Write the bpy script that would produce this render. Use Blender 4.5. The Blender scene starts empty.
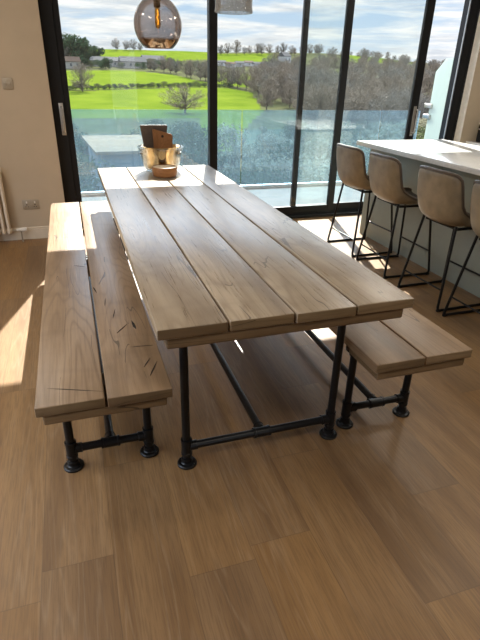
import bpy, bmesh, math, random
from mathutils import Vector, Matrix
R = random.Random(7)
S = bpy.context.scene
COL = S.collection
PI = math.pi

# ------------------------------------------------------------------ helpers
def link(o):
    COL.objects.link(o); return o

def tag(o, label=None, cat=None, group=None, kind=None):
    if label: o['label'] = label
    if cat: o['category'] = cat
    if group: o['group'] = group
    if kind: o['kind'] = kind
    return o

def thing(name, label, cat, loc=(0, 0, 0), rz=0.0, group=None, kind=None):
    o = link(bpy.data.objects.new(name, None))
    o.empty_display_size = .05
    o.location = loc; o.rotation_euler = (0, 0, rz)
    return tag(o, label, cat, group, kind)

def copy_thing(o, parent=None):
    c = link(o.copy())
    if parent is not None: c.parent = parent
    for ch in [k for k in o.children]:
        copy_thing(ch, c)
    return c

class MB:
    """collects shapes into one mesh"""
    def __init__(s): s.bm = bmesh.new()
    def _xf(s, verts, M):
        if M is not None:
            bmesh.ops.transform(s.bm, matrix=M, verts=verts)
    def box(s, x0, x1, y0, y1, z0, z1, bev=0.0, seg=2, M=None):
        b = bmesh.new()
        bmesh.ops.create_cube(b, size=1)
        for v in b.verts:
            v.co = Vector(((x0+x1)/2+v.co.x*(x1-x0), (y0+y1)/2+v.co.y*(y1-y0), (z0+z1)/2+v.co.z*(z1-z0)))
        if bev > 0:
            bmesh.ops.bevel(b, geom=list(b.edges), offset=bev, segments=seg, profile=.5, affect='EDGES')
        s._merge(b, M); return s
    def _merge(s, b, M=None):
        if M is not None: bmesh.ops.transform(b, matrix=M, verts=b.verts)
        me = bpy.data.meshes.new('tmp'); b.to_mesh(me); b.free()
        s.bm.from_mesh(me); bpy.data.meshes.remove(me)
    def tube(s, pts, r, n=10, caps=True, closed=False):
        pts = [Vector(p) for p in pts]; N = len(pts)
        rad = r if isinstance(r, (list, tuple)) else [r]*N
        rings = []; up = None
        for i, p in enumerate(pts):
            if closed: t = pts[(i+1) % N]-pts[i-1]
            elif i == 0: t = pts[1]-pts[0]
            elif i == N-1: t = pts[-1]-pts[-2]
            else: t = (pts[i+1]-p).normalized()+(p-pts[i-1]).normalized()
            t.normalize()
            if up is None:
                up = Vector((0, 0, 1)) if abs(t.z) < .9 else Vector((1, 0, 0))
            a = (up-t*up.dot(t)).normalized(); b = t.cross(a); up = a
            rings.append([s.bm.verts.new(p+(a*math.cos(2*PI*k/n)+b*math.sin(2*PI*k/n))*rad[i]) for k in range(n)])
        for i in range(N if closed else N-1):
            A, B = rings[i], rings[(i+1) % N]
            for k in range(n):
                s.bm.faces.new((A[k], A[(k+1) % n], B[(k+1) % n], B[k]))
        if caps and not closed:
            s.bm.faces.new(rings[0][::-1]); s.bm.faces.new(rings[-1])
        return s
    def lathe(s, prof, c=(0, 0, 0), n=32, M=None):
        b = bmesh.new(); rings = []
        for (r, z) in prof:
            if r < 1e-6: rings.append([b.verts.new((c[0], c[1], c[2]+z))])
            else: rings.append([b.verts.new((c[0]+r*math.cos(2*PI*k/n), c[1]+r*math.sin(2*PI*k/n), c[2]+z)) for k in range(n)])
        for A, B in zip(rings, rings[1:]):
            for k in range(n):
                q = (k+1) % n
                if len(A) == 1 and len(B) == 1: continue
                if len(A) == 1: b.faces.new((A[0], B[q], B[k]))
                elif len(B) == 1: b.faces.new((A[k], A[q], B[0]))
                else: b.faces.new((A[k], A[q], B[q], B[k]))
        bmesh.ops.recalc_face_normals(b, faces=b.faces)
        s._merge(b, M); return s
    def prism(s, poly, z0, z1, bev=0.0, M=None):
        b = bmesh.new()
        lo = [b.verts.new((x, y, z0)) for x, y in poly]; hi = [b.verts.new((x, y, z1)) for x, y in poly]
        n = len(poly)
        b.faces.new(lo[::-1]); b.faces.new(hi)
        for i in range(n): b.faces.new((lo[i], lo[(i+1) % n], hi[(i+1) % n], hi[i]))
        bmesh.ops.recalc_face_normals(b, faces=b.faces)
        if bev > 0: bmesh.ops.bevel(b, geom=list(b.edges), offset=bev, segments=2, affect='EDGES')
        s._merge(b, M); return s
    def build(s, name, mat, parent=None, smooth=True, angle=40, loc=None):
        me = bpy.data.meshes.new(name); s.bm.to_mesh(me); s.bm.free()
        if smooth:
            for p in me.polygons: p.use_smooth = True
            me.set_sharp_from_angle(angle=math.radians(angle))
        for m in (mat if isinstance(mat, (list, tuple)) else [mat]): me.materials.append(m)
        o = link(bpy.data.objects.new(name, me))
        if parent is not None: o.parent = parent
        if loc: o.location = loc
        return o

def fillet(pts, r, n=5):
    pts = [Vector(p) for p in pts]; out = [pts[0]]
    for a, b, c in zip(pts, pts[1:], pts[2:]):
        d1 = (a-b).normalized(); d2 = (c-b).normalized()
        half = d1.angle(d2)/2; L = min(r/math.tan(half), .45*(a-b).length, .45*(c-b).length)
        p, q = b+d1*L, b+d2*L
        for i in range(n+1):
            t = i/n; out.append(p*(1-t)**2+b*2*t*(1-t)+q*t*t)
    out.append(pts[-1]); return out

# ------------------------------------------------------------------ materials
def nmat(name):
    m = bpy.data.materials.new(name); m.use_nodes = True
    nt = m.node_tree; nt.nodes.clear()
    out = nt.nodes.new('ShaderNodeOutputMaterial')
    return m, nt, out
def N(nt, t, **kw):
    n = nt.nodes.new(t)
    for k, v in kw.items():
        if k in n.inputs: n.inputs[k].default_value = v
        else: setattr(n, k, v)
    return n
def ramp(nt, fac, stops, interp='LINEAR'):
    r = nt.nodes.new('ShaderNodeValToRGB'); r.color_ramp.interpolation = interp
    e = r.color_ramp.elements
    while len(e) < len(stops): e.new(.5)
    for i, (p, c) in enumerate(stops):
        e[i].position = p; e[i].color = (*c, 1) if len(c) == 3 else c
    nt.links.new(fac, r.inputs['Fac']); return r
def mixc(nt, fac, a, b, mode='MIX'):
    m = nt.nodes.new('ShaderNodeMix'); m.data_type = 'RGBA'; m.blend_type = mode
    for sock, v in ((m.inputs[0], fac), (m.inputs[6], a), (m.inputs[7], b)):
        if hasattr(v, 'node'): nt.links.new(v, sock)
        elif isinstance(v, (int, float)): sock.default_value = v
        else: sock.default_value = (*v, 1)
    return m.outputs[2]
def math_(nt, op, a, b=0.0, c=None):
    m = nt.nodes.new('ShaderNodeMath'); m.operation = op
    for i, v in enumerate((a, b, c)):
        if v is None: continue
        if hasattr(v, 'node'): nt.links.new(v, m.inputs[i])
        else: m.inputs[i].default_value = v
    return m.outputs[0]

def simple(name, col, rough=.5, metal=0.0, var=.08, scale=20, bump=.0, spec=.5, coat=0.0, trans=0.0):
    m, nt, out = nmat(name)
    p = N(nt, 'ShaderNodeBsdfPrincipled', Roughness=rough, Metallic=metal)
    p.inputs['Specular IOR Level'].default_value = spec
    p.inputs['Coat Weight'].default_value = coat
    tc = N(nt, 'ShaderNodeTexCoord'); no = N(nt, 'ShaderNodeTexNoise', Scale=scale, Detail=4.0)
    nt.links.new(tc.outputs['Object'], no.inputs['Vector'])
    lo = tuple(c*(1-var) for c in col); hi = tuple(min(1, c*(1+var)) for c in col)
    r = ramp(nt, no.outputs['Fac'], [(.3, lo), (.7, hi)])
    nt.links.new(r.outputs['Color'], p.inputs['Base Color'])
    if bump > 0:
        b = N(nt, 'ShaderNodeBump', Strength=bump, Distance=.005)
        nt.links.new(no.outputs['Fac'], b.inputs['Height']); nt.links.new(b.outputs['Normal'], p.inputs['Normal'])
    nt.links.new(p.outputs[0], out.inputs[0])
    return m

def wood(name, base, dark, pale, rough=.5, long='Y', cracks=True, spec=.4):
    m, nt, out = nmat(name)
    p = N(nt, 'ShaderNodeBsdfPrincipled', Roughness=rough); p.inputs['Specular IOR Level'].default_value = spec
    tc = N(nt, 'ShaderNodeTexCoord'); oi = N(nt, 'ShaderNodeObjectInfo')
    off = N(nt, 'ShaderNodeVectorMath', operation='SCALE'); off.inputs[0].default_value = (3.1, 17.0, 1.7)
    nt.links.new(oi.outputs['Random'], off.inputs['Scale'])
    add = N(nt, 'ShaderNodeVectorMath', operation='ADD')
    nt.links.new(tc.outputs['Object'], add.inputs[0]); nt.links.new(off.outputs[0], add.inputs[1])
    def mp(sc):
        q = N(nt, 'ShaderNodeMapping'); q.inputs['Scale'].default_value = sc
        nt.links.new(add.outputs[0], q.inputs['Vector']); return q.outputs[0]
    k = (lambda a, b: (a, b, a)) if long == 'Y' else (lambda a, b: (b, a, a))
    big = N(nt, 'ShaderNodeTexNoise', Scale=1.0, Detail=3.0, Distortion=.6); nt.links.new(mp(k(5, .9)), big.inputs['Vector'])
    rn = N(nt, 'ShaderNodeTexNoise', Scale=1.0, Detail=2.0, Roughness=.45, Distortion=.25); nt.links.new(mp(k(4.2, .42)), rn.inputs['Vector'])
    ring = math_(nt, 'ABSOLUTE', math_(nt, 'MULTIPLY_ADD', math_(nt, 'FRACT', math_(nt, 'MULTIPLY', rn.outputs['Fac'], 22.0)), 2.0, -1.0))
    fine = N(nt, 'ShaderNodeTexNoise', Scale=1.0, Detail=5.0, Roughness=.7); nt.links.new(mp(k(110, 3)), fine.inputs['Vector'])
    saw = N(nt, 'ShaderNodeTexNoise', Scale=1.0, Detail=2.0, Distortion=.3); nt.links.new(mp(k(2.6, 8)), saw.inputs['Vector'])
    c = ramp(nt, big.outputs['Fac'], [(.32, dark), (.5, base), (.68, pale)]).outputs['Color']
    c = mixc(nt, math_(nt, 'MULTIPLY', ramp(nt, ring, [(.0, (1, 1, 1)), (.45, (0, 0, 0))]).outputs['Color'], .50), c, dark)
    c = mixc(nt, math_(nt, 'MULTIPLY', ramp(nt, fine.outputs['Fac'], [(.36, (1, 1, 1)), (.52, (0, 0, 0))]).outputs['Color'], .34), c, tuple(x*.7 for x in dark))
    c = mixc(nt, math_(nt, 'MULTIPLY', ramp(nt, saw.outputs['Fac'], [(.52, (0, 0, 0)), (.74, (1, 1, 1))]).outputs['Color'], .34), c, tuple(x*.75 for x in dark))
    # knots
    vo = N(nt, 'ShaderNodeTexVoronoi', Scale=1.0); nt.links.new(mp(k(4.2, 1.5)), vo.inputs['Vector'])
    c = mixc(nt, math_(nt, 'MULTIPLY', ramp(nt, vo.outputs['Distance'], [(.02, (1, 1, 1)), (.12, (0, 0, 0))]).outputs['Color'], .50), c, tuple(x*.55 for x in dark))
    if cracks:
        # dry splits: thin wandering lines in a few places
        cn = N(nt, 'ShaderNodeTexNoise', Scale=1.0, Detail=2.0, Distortion=.5); nt.links.new(mp(k(9, .9)), cn.inputs['Vector'])
        d = math_(nt, 'ABSOLUTE', math_(nt, 'SUBTRACT', cn.outputs['Fac'], .5))
        ln = math_(nt, 'LESS_THAN', d, .0045)
        gate = N(nt, 'ShaderNodeTexNoise', Scale=1.0, Detail=1.0); nt.links.new(mp(k(7, 2.5)), gate.inputs['Vector'])
        g2 = math_(nt, 'GREATER_THAN', gate.outputs['Fac'], .54)
        c = mixc(nt, math_(nt, 'MULTIPLY', math_(nt, 'MULTIPLY', ln, g2), .75), c, tuple(x*.3 for x in dark))
    hv = N(nt, 'ShaderNodeHueSaturation'); nt.links.new(c, hv.inputs['Color'])
    nt.links.new(math_(nt, 'MULTIPLY_ADD', math_(nt, 'FRACT', math_(nt, 'MULTIPLY', oi.outputs['Random'], 7.31)), .22, .89), hv.inputs['Value'])
    nt.links.new(hv.outputs[0], p.inputs['Base Color'])
    rr = math_(nt, 'MULTIPLY_ADD', fine.outputs['Fac'], .25, rough-.12)
    nt.links.new(rr, p.inputs['Roughness'])
    b = N(nt, 'ShaderNodeBump', Strength=.5, Distance=.003)
    h = math_(nt, 'ADD', math_(nt, 'MULTIPLY', fine.outputs['Fac'], .6), math_(nt, 'MULTIPLY', big.outputs['Fac'], .8))
    nt.links.new(h, b.inputs['Height']); nt.links.new(b.outputs['Normal'], p.inputs['Normal'])
    nt.links.new(p.outputs[0], out.inputs[0])
    return m

def floor_mat():
    m, nt, out = nmat('oak_floor_planks')
    p = N(nt, 'ShaderNodeBsdfPrincipled', Roughness=.42); p.inputs['Specular IOR Level'].default_value = .32
    at = N(nt, 'ShaderNodeAttribute'); at.attribute_name = 'plank'
    sp = N(nt, 'ShaderNodeSeparateColor'); nt.links.new(at.outputs['Color'], sp.inputs[0])
    u, v, rnd = sp.outputs[0], sp.outputs[1], sp.outputs[2]
    tc = N(nt, 'ShaderNodeTexCoord')
    off = N(nt, 'ShaderNodeCombineXYZ')
    nt.links.new(math_(nt, 'MULTIPLY', rnd, 31.0), off.inputs[0]); nt.links.new(math_(nt, 'MULTIPLY', rnd, 57.0), off.inputs[1])
    add = N(nt, 'ShaderNodeVectorMath', operation='ADD'); nt.links.new(tc.outputs['Object'], add.inputs[0]); nt.links.new(off.outputs[0], add.inputs[1])
    def mp(sc):
        q = N(nt, 'ShaderNodeMapping'); q.inputs['Scale'].default_value = sc
        nt.links.new(add.outputs[0], q.inputs['Vector']); return q.outputs[0]
    big = N(nt, 'ShaderNodeTexNoise', Scale=1.0, Detail=2.0, Distortion=.4); nt.links.new(mp((9, .8, 1)), big.inputs['Vector'])
    rn = N(nt, 'ShaderNodeTexNoise', Scale=1.0, Detail=2.5, Roughness=.5, Distortion=.3); nt.links.new(mp((5.5, .40, 1)), rn.inputs['Vector'])
    ring = math_(nt, 'ABSOLUTE', math_(nt, 'MULTIPLY_ADD', math_(nt, 'FRACT', math_(nt, 'MULTIPLY', rn.outputs['Fac'], 20.0)), 2.0, -1.0))
    zone = N(nt, 'ShaderNodeTexNoise', Scale=1.0, Detail=1.0); nt.links.new(mp((7, .5, 1)), zone.inputs['Vector'])
    fine = N(nt, 'ShaderNodeTexNoise', Scale=1.0, Detail=4.0, Roughness=.65); nt.links.new(mp((190, 7, 1)), fine.inputs['Vector'])
    c = ramp(nt, big.outputs['Fac'], [(.3, (.180, .098, .040)), (.5, (.236, .134, .057)), (.7, (.290, .170, .074))]).outputs['Color']
    c = mixc(nt, math_(nt, 'MULTIPLY', math_(nt, 'MULTIPLY', ramp(nt, ring, [(0, (1, 1, 1)), (.4, (0, 0, 0))]).outputs['Color'], ramp(nt, zone.outputs['Fac'], [(.42, (0, 0, 0)), (.6, (1, 1, 1))]).outputs['Color']), .42), c, (.30, .20, .115))
    c = mixc(nt, math_(nt, 'MULTIPLY', ramp(nt, fine.outputs['Fac'], [(.40, (1, 1, 1)), (.54, (0, 0, 0))]).outputs['Color'], .45), c, (.115, .066, .032))
    val = N(nt, 'ShaderNodeHueSaturation'); nt.links.new(c, val.inputs['Color'])
    nt.links.new(math_(nt, 'MULTIPLY_ADD', rnd, .20, .90), val.inputs['Value'])
    nt.links.new(math_(nt, 'MULTIPLY_ADD', rnd, .10, .95), val.inputs['Saturation'])
    c = val.outputs['Color']
    # bevelled seams between planks (u, v run in metres from each plank's edge)
    e1 = math_(nt, 'LESS_THAN', u, .0012); e2 = math_(nt, 'LESS_THAN', v, .0012)
    e = math_(nt, 'MAXIMUM', e1, e2)
    c = mixc(nt, math_(nt, 'MULTIPLY', e, .40), c, (.08, .05, .028))
    nt.links.new(c, p.inputs['Base Color'])
    nt.links.new(math_(nt, 'MULTIPLY_ADD', fine.outputs['Fac'], .16, .33), p.inputs['Roughness'])
    b = N(nt, 'ShaderNodeBump', Strength=.15, Distance=.001)
    nt.links.new(fine.outputs['Fac'], b.inputs['Height']); nt.links.new(b.outputs['Normal'], p.inputs['Normal'])
    nt.links.new(p.outputs[0], out.inputs[0])
    return m

def glass(name, tint=(1, 1, 1), refl=1.0, veil=0.0, veilcol=(.9, .95, 1), veil_noise=0.0, gl=(1, 1, 1), rough=.0):
    """thin architectural glass: clear with Fresnel reflection, plus a film of dirt that catches the sun"""
    m, nt, out = nmat(name)
    tr = N(nt, 'ShaderNodeBsdfTransparent'); tr.inputs[0].default_value = (*tint, 1)
    g = N(nt, 'ShaderNodeBsdfGlossy', Roughness=rough); g.inputs[0].default_value = (*gl, 1)
    fr = N(nt, 'ShaderNodeFresnel', IOR=1.45)
    mx = N(nt, 'ShaderNodeMixShader')
    nt.links.new(math_(nt, 'MULTIPLY', fr.outputs[0], refl), mx.inputs[0])
    nt.links.new(tr.outputs[0], mx.inputs[1]); nt.links.new(g.outputs[0], mx.inputs[2])
    last = mx
    if veil > 0:
        d = N(nt, 'ShaderNodeBsdfDiffuse'); d.inputs[0].default_value = (*veilcol, 1)
        t = N(nt, 'ShaderNodeBsdfTranslucent'); t.inputs[0].default_value = (*veilcol, 1)
        a = N(nt, 'ShaderNodeMixShader'); a.inputs[0].default_value = .6
        nt.links.new(d.outputs[0], a.inputs[1]); nt.links.new(t.outputs[0], a.inputs[2])
        m2 = N(nt, 'ShaderNodeMixShader')
        nt.links.new(last.outputs[0], m2.inputs[1]); nt.links.new(a.outputs[0], m2.inputs[2])
        tc = N(nt, 'ShaderNodeTexCoord'); q = N(nt, 'ShaderNodeMapping'); q.inputs['Scale'].default_value = (9, 9, 3)
        no = N(nt, 'ShaderNodeTexNoise', Scale=2.0, Detail=6.0, Roughness=.7)
        nt.links.new(tc.outputs['Object'], q.inputs['Vector']); nt.links.new(q.outputs[0], no.inputs['Vector'])
        f = math_(nt, 'MULTIPLY_ADD', math_(nt, 'SUBTRACT', no.outputs['Fac'], .5), veil_noise*2*veil, veil)
        nt.links.new(math_(nt, 'MAXIMUM', f, 0.0), m2.inputs[0]); last = m2
    nt.links.new(last.outputs[0], out.inputs[0])
    return m

M = {}
M['floor'] = floor_mat()
M['wall'] = simple('warm_white_wall_paint', (.475, .395, .298), .9, var=.03, scale=6)
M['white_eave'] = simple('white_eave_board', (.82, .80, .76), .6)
M['reveal'] = M['wall']
M['ceiling'] = simple('white_ceiling_paint', (.80, .78, .74), .95, var=.02)
M['base'] = simple('satin_white_gloss', (.68, .60, .49), .45, var=.03)
M['rad'] = simple('radiator_enamel', (.72, .64, .54), .35, var=.02)
M['plate'] = simple('brushed_steel_plate', (.36, .31, .24), .4, metal=.2, var=.06, scale=60)
M['black'] = simple('black_powder_coat', (.007, .007, .0075), .42, spec=.2, var=.2, scale=40)
M['pipe'] = simple('black_iron_pipe', (.006, .006, .0065), .30, metal=.0, var=.3, scale=90, bump=.15, spec=.3)
M['frame'] = simple('anthracite_aluminium', (.009, .0095, .011), .45, spec=.22, var=.1, scale=15)
M['steel'] = simple('brushed_stainless_steel', (.55, .53, .50), .3, metal=1, var=.1, scale=60)
M['satin'] = simple('satin_grey_metal', (.42, .41, .40), .4, metal=.8, var=.1, scale=60)
M['chrome'] = simple('polished_chrome', (.7, .7, .7), .12, metal=1, var=.03)
M['table'] = wood('scaffold_board_waxed', (.335, .258, .172), (.21, .150, .094), (.435, .345, .245), .30, spec=.85)
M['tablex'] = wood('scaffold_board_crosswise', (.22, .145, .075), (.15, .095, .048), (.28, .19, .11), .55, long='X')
M['bench'] = wood('scaffold_board_knotty', (.30, .195, .110), (.18, .112, .060), (.39, .27, .165), .36, spec=.6)
M['endgrain'] = wood('scaffold_board_end_grain', (.21, .145, .075), (.14, .09, .045), (.27, .19, .105), .7, long='X')
M['crack'] = simple('open_split_in_wood', (.018, .012, .008), .9)
M['leather'] = simple('tan_leather', (.19, .148, .092), .42, var=.22, scale=11, bump=.12)
M['leather_shade'] = simple('shaded_tan_leather', (.045, .036, .028), .5, var=.15, scale=11)  # the same tan leather, darkened to put seat shade into the colour
M['leather_edge'] = simple('dark_leather_seam', (.07, .052, .038), .45)
M['quartz'] = simple('pale_quartz_worktop', (.74, .74, .72), .14, var=.05, scale=45, spec=.6)
M['sage'] = simple('pale_sage_painted_panel', (.27, .30, .265), .5, var=.02)
M['deck'] = simple('pale_stone_decking', (.19, .172, .148), .9, spec=.1, var=.1, scale=7)
M['deckedge'] = simple('weathered_deck_edge', (.20, .21, .21), .8, var=.1)
M['alu'] = simple('grey_aluminium_channel', (.42, .44, .45), .45, metal=.6)
M['glass'] = glass('door_glass', (.97, .985, .98), 1.0, .003, (.9, .95, .95), .5)
M['glassdirty'] = glass('salt_filmed_door_glass', (.95, .98, .975), 1.0, .006, (.85, .95, .95), .5)
M['bal'] = glass('weathered_balustrade_glass', (.59, .745, .865), .8, .036, (.65, .82, .97), .8)
M['frost'] = glass('frosted_privacy_glass', (.25, .32, .30), .5, .62, (.68, .75, .71), .05)
M['copper'] = simple('brassy_copper', (.88, .66, .36), .14, metal=1, var=.12, scale=25, bump=.1)
M['boarddark'] = wood('dark_walnut_board', (.11, .08, .062), (.07, .05, .038), (.16, .12, .09), .5, cracks=False)
M['boardtan'] = wood('chestnut_board', (.25, .105, .036), (.17, .068, .022), (.32, .145, .055), .45, cracks=False)
M['bowlwood'] = wood('turned_bowl_wood', (.28, .12, .038), (.2, .08, .025), (.35, .16, .06), .4, cracks=False, long='X')
M['cream'] = simple('cream_bowl_inside', (.72, .62, .48), .5)
M['clearglass'] = glass('clear_table_glass', (.96, .97, .97), .7, .008, (1, 1, 1), .2)
M['amber'] = glass('amber_bulb_glass', (1.0, .70, .28), 1.0, .10, (1, .7, .25), 0)
M['smoke2'] = glass('smoked_grey_glass', (.86, .86, .86), .5, .30, (.62, .62, .60), .6)
M['brass'] = simple('aged_brass', (.22, .15, .08), .35, metal=1)
M['darkbronze'] = simple('dark_bronze', (.05, .042, .036), .35, metal=.6)
M['plastic_white'] = simple('white_plastic', (.70, .66, .60), .4)

def globe_mat():
    m, nt, out = nmat('smoked_banded_glass')
    tr = N(nt, 'ShaderNodeBsdfTransparent'); g = N(nt, 'ShaderNodeBsdfGlossy', Roughness=.02)
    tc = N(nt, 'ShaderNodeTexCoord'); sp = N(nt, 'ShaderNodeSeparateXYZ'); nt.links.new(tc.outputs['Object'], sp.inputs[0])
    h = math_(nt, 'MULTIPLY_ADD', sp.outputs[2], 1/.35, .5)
    r = ramp(nt, h, [(.12, (.40, .29, .21)), (.24, (.44, .33, .25)), (.28, (.76, .73, .72)), (.9, (.80, .79, .80))])  # lower brown band puts a table reflection into the glass colour
    nt.links.new(r.outputs[0], tr.inputs[0])
    g.inputs[0].default_value = (.95, .85, .75, 1)
    fr = N(nt, 'ShaderNodeFresnel', IOR=1.35)
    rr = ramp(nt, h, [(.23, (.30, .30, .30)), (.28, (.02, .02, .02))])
    mx = N(nt, 'ShaderNodeMixShader')
    nt.links.new(math_(nt, 'MINIMUM', math_(nt, 'ADD', math_(nt, 'MULTIPLY', fr.outputs[0], .45), rr.outputs[0]), .9), mx.inputs[0])
    nt.links.new(tr.outputs[0], mx.inputs[1]); nt.links.new(g.outputs[0], mx.inputs[2])
    nt.links.new(mx.outputs[0], out.inputs[0]); return m
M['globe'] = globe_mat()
def emis(name, col, s):
    m, nt, out = nmat(name); e = N(nt, 'ShaderNodeEmission', Strength=s); e.inputs[0].default_value = (*col, 1)
    nt.links.new(e.outputs[0], out.inputs[0]); return m
M['filament'] = emis('glowing_filament', (1, .55, .12), 4.0)
M['fill'] = emis('fill_lens', (1, .84, .62), 6.0)  # glowing lens of the added ceiling lamps

# ------------------------------------------------------------------ the room
FY = 5.02; HEAD = 2.44; DL = -.12; DR = 4.36; WT = 5.40
RX0, RX1, RY0, CZ = -1.9, 5.7, -2.6, 2.70

def make_floor():
    me = bpy.data.meshes.new('floor'); vs = []; fs = []; cols = []
    w = .228; L = 1.22; x0 = .43
    fixed = {-3: None, -2: 1.64, -1: 1.05, 0: 1.105, 1: 1.49, 2: .746, 3: 1.14}
    FX0, FX1, FY0, FY1 = RX0, RX1, RY0, 5.14
    i0 = math.floor((FX0-x0)/w); i1 = math.ceil((FX1-x0)/w)
    rr = random.Random(3)
    for i in range(i0, i1):
        a, b = max(FX0, x0+i*w), min(FX1, x0+(i+1)*w)
        j = fixed.get(i) or rr.uniform(0, L)
        k = math.floor((FY0-j)/L)
        while j+k*L < FY1:
            c, d = max(FY0, j+k*L), min(FY1, j+(k+1)*L); k += 1
            if d-c < .001: continue
            rv = rr.random()
            # seam strips as their own faces so that edges stay crisp
            xs = [a, a+.0015, b-.0015, b]; ys = [c, c+.0015, d-.0015, d]
            for xi in range(3):
                for yi in range(3):
                    n = len(vs)
                    vs += [(xs[xi], ys[yi], 0), (xs[xi+1], ys[yi], 0), (xs[xi+1], ys[yi+1], 0), (xs[xi], ys[yi+1], 0)]
                    fs.append((n, n+1, n+2, n+3))
                    cols += [(0.0 if xi != 1 else 1.0, 0.0 if yi != 1 else 1.0, rv, 1)]*4
    me.from_pydata(vs, [], fs)
    ca = me.color_attributes.new('plank', 'FLOAT_COLOR', 'CORNER')
    ca.data.foreach_set('color', [x for c in cols for x in c])
    me.materials.append(M['floor'])
    return tag(link(bpy.data.objects.new('floor', me)), kind='structure')
make_floor()
def struct(name, mb, mat, parent=None):
    o = mb.build(name, mat, parent, smooth=False)
    if parent is None: o['kind'] = 'structure'
    return o
struct('wall_window', MB().box(RX0-.2, DL, FY, WT, -.3, CZ).box(DR, RX1+.2, FY, WT, -.3, CZ).box(DL, DR, FY, WT, HEAD, CZ), M['wall'])
struct('wall_left', MB().box(RX0-.2, RX0, RY0-.2, .2, -.1, CZ).box(RX0-.2, RX0, 3.0, FY, -.1, CZ).box(RX0-.2, RX0, .2, 3.0, 2.3, CZ), M['wall'])   # unseen opening added on this side to let light in under the table
struct('wall_right', MB().box(RX1, RX1+.2, RY0-.2, FY, -.1, CZ), M['wall'])
# the wall behind the camera has a doorway to the outside
struct('wall_behind', MB().box(RX0, 1.05, RY0-.2, RY0, -.1, CZ).box(1.65, RX1, RY0-.2, RY0, -.1, CZ).box(1.05, 1.65, RY0-.2, RY0, 2.1, CZ), M['wall'])
struct('ceiling', MB().box(RX0-.2, RX1+.2, RY0-.2, WT, CZ, CZ+.2), M['ceiling'])
def skirting(name, x0, x1):
    b = MB().box(x0, x1, FY-.016, FY, 0, .095, .0).box(x0, x1, FY-.011, FY, .095, .115, .003)
    struct(name, b, M['base'])
struct('shadow_eave', MB().box(RX0-.4, RX1+.4, WT, 5.62, 2.475, 2.95), M['white_eave'])  # unseen overhang, added so its edge throws the lintel shadow
skirting('baseboard_left', RX0, DL-.002); skirting('baseboard_right', DR+.002, RX1)

# ---- sliding doors
struct('trim_3', MB().box(DR-.012, DR+.001, FY-.001, 5.115, 0, HEAD), M['white_eave'])  # added lining; the reveal's sky light is put into its white
door = thing('door_1', 'wide black framed sliding glass door onto the balcony', None, (0, 0, 0), kind='structure')
f = MB()
f.box(DL, -.01, 5.115, 5.30, 0.0, HEAD, .004).box(4.275, DR, 5.115, 5.30, 0.0, HEAD, .004).box(4.225, 4.28, 5.115, 5.16, 0.0, HEAD, .002)
f.box(-.01, 4.28, 5.115, 5.30, HEAD-.07, HEAD, .003)
f.box(-.01, 4.28, 5.115, 5.30, -.02, .028, .003)
for yy in (5.165, 5.215, 5.265): f.box(-.01, 4.215, yy-.004, yy+.004, .028, .042)
f.box(4.235, 4.25, 5.108, 5.115, .0, HEAD).box(4.31, 4.325, 5.108, 5.115, .0, HEAD)
f.build('door_frame', M['frame'], door, smooth=False)
MB().box(4.216, 4.226, 5.13, 5.145, .03, HEAD-.07).build('gasket', M['alu'], door, smooth=False)
def sash(x0, x1, y, wl, wr, gmat):
    s = MB(); d = .020
    s.box(x0, x0+wl, y-d, y+d, .04, HEAD-.06, .003).box(x1-wr, x1, y-d, y+d, .04, HEAD-.06, .003)
    s.box(x0+wl, x1-wr, y-d, y+d, .04, .125, .003).box(x0+wl, x1-wr, y-d, y+d, HEAD-.14, HEAD-.06, .003)
    o = s.build('sash', M['frame'], door, smooth=False)
    MB().box(x0+wl-.008, x1-wr+.008, y-.006, y+.006, .12, HEAD-.13).build('pane', gmat, o, smooth=False)
    return o
s1 = sash(-.01, 1.432, 5.150, .05, .08, M['glass'])
s2 = sash(1.352, 2.868, 5.196, .075, .078, M['glass'])
s3 = sash(2.345, 3.855, 5.246, .06, .10, M['glassdirty'])
def dhandle(parent, x, y, z0, z1, mat):
    h = MB(); h.box(x-.019, x+.019, y-.006, y, z0, z1, .002)
    h.tube(fillet([(x, y-.005, z0+.035), (x, y-.055, z0+.035), (x, y-.055, z1-.035), (x, y-.005, z1-.035)], .015), .009, 10)
    h.lathe([(0, -.004), (.012, -.004), (.012, .006), (0, .006)], (x, y-.011, z0+.016), 12, None)
    return h.build('door_handle', mat, parent)
dhandle(s1, -.044, 5.115, .93, 1.205, M['satin'])
dhandle(s3, 3.815, 5.226, .87, 1.19, M['satin'])

# ---- balcony
struct('floor_balcony', MB().box(-3.0, 5.32, 5.30, 7.16, -.14, -.06), M['deck'])
dk = MB()
struct('trim_1', MB().box(-3.0, 5.32, 7.16, 7.2, -.34, -.05), M['deckedge'])
bal = thing('glass_balustrade', 'weathered blue-tinted glass balustrade along the balcony edge', 'balustrade', (1.2, 7.1, -.06))
MB().box(-4.2, 4.1, -.035, .035, 0, .05, .004).build('base_channel', M['alu'], bal, smooth=False)
for a, b in ((-4.2, -1.55), (-1.53, 1.13), (1.15, 3.38), (3.40, 4.085)):
    MB().box(a, b, -.008, .008, .04, 1.09, .002).build('glass_panel', M['bal'], bal, smooth=False)
scr = thing('privacy_screen', 'frosted pale green glass screen with a clipped top corner at the balcony end', 'screen', (5.30, 6.2, -.06))
Mx = Matrix(((0, 0, 1, 0), (1, 0, 0, 0), (0, 1, 0, 0), (0, 0, 0, 1)))   # (y, z) outline extruded along x
MB().prism([(-.80, .03), (.70, .03), (.70, 1.63), (.51, 1.81), (-.80, 1.83)], -.006, .006, 0, Mx).build('glass_panel', M['frost'], scr, smooth=False)
MB().box(-.03, .03, -.80, .70, 0, .05).build('base_channel', M['alu'], scr, smooth=False)
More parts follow.
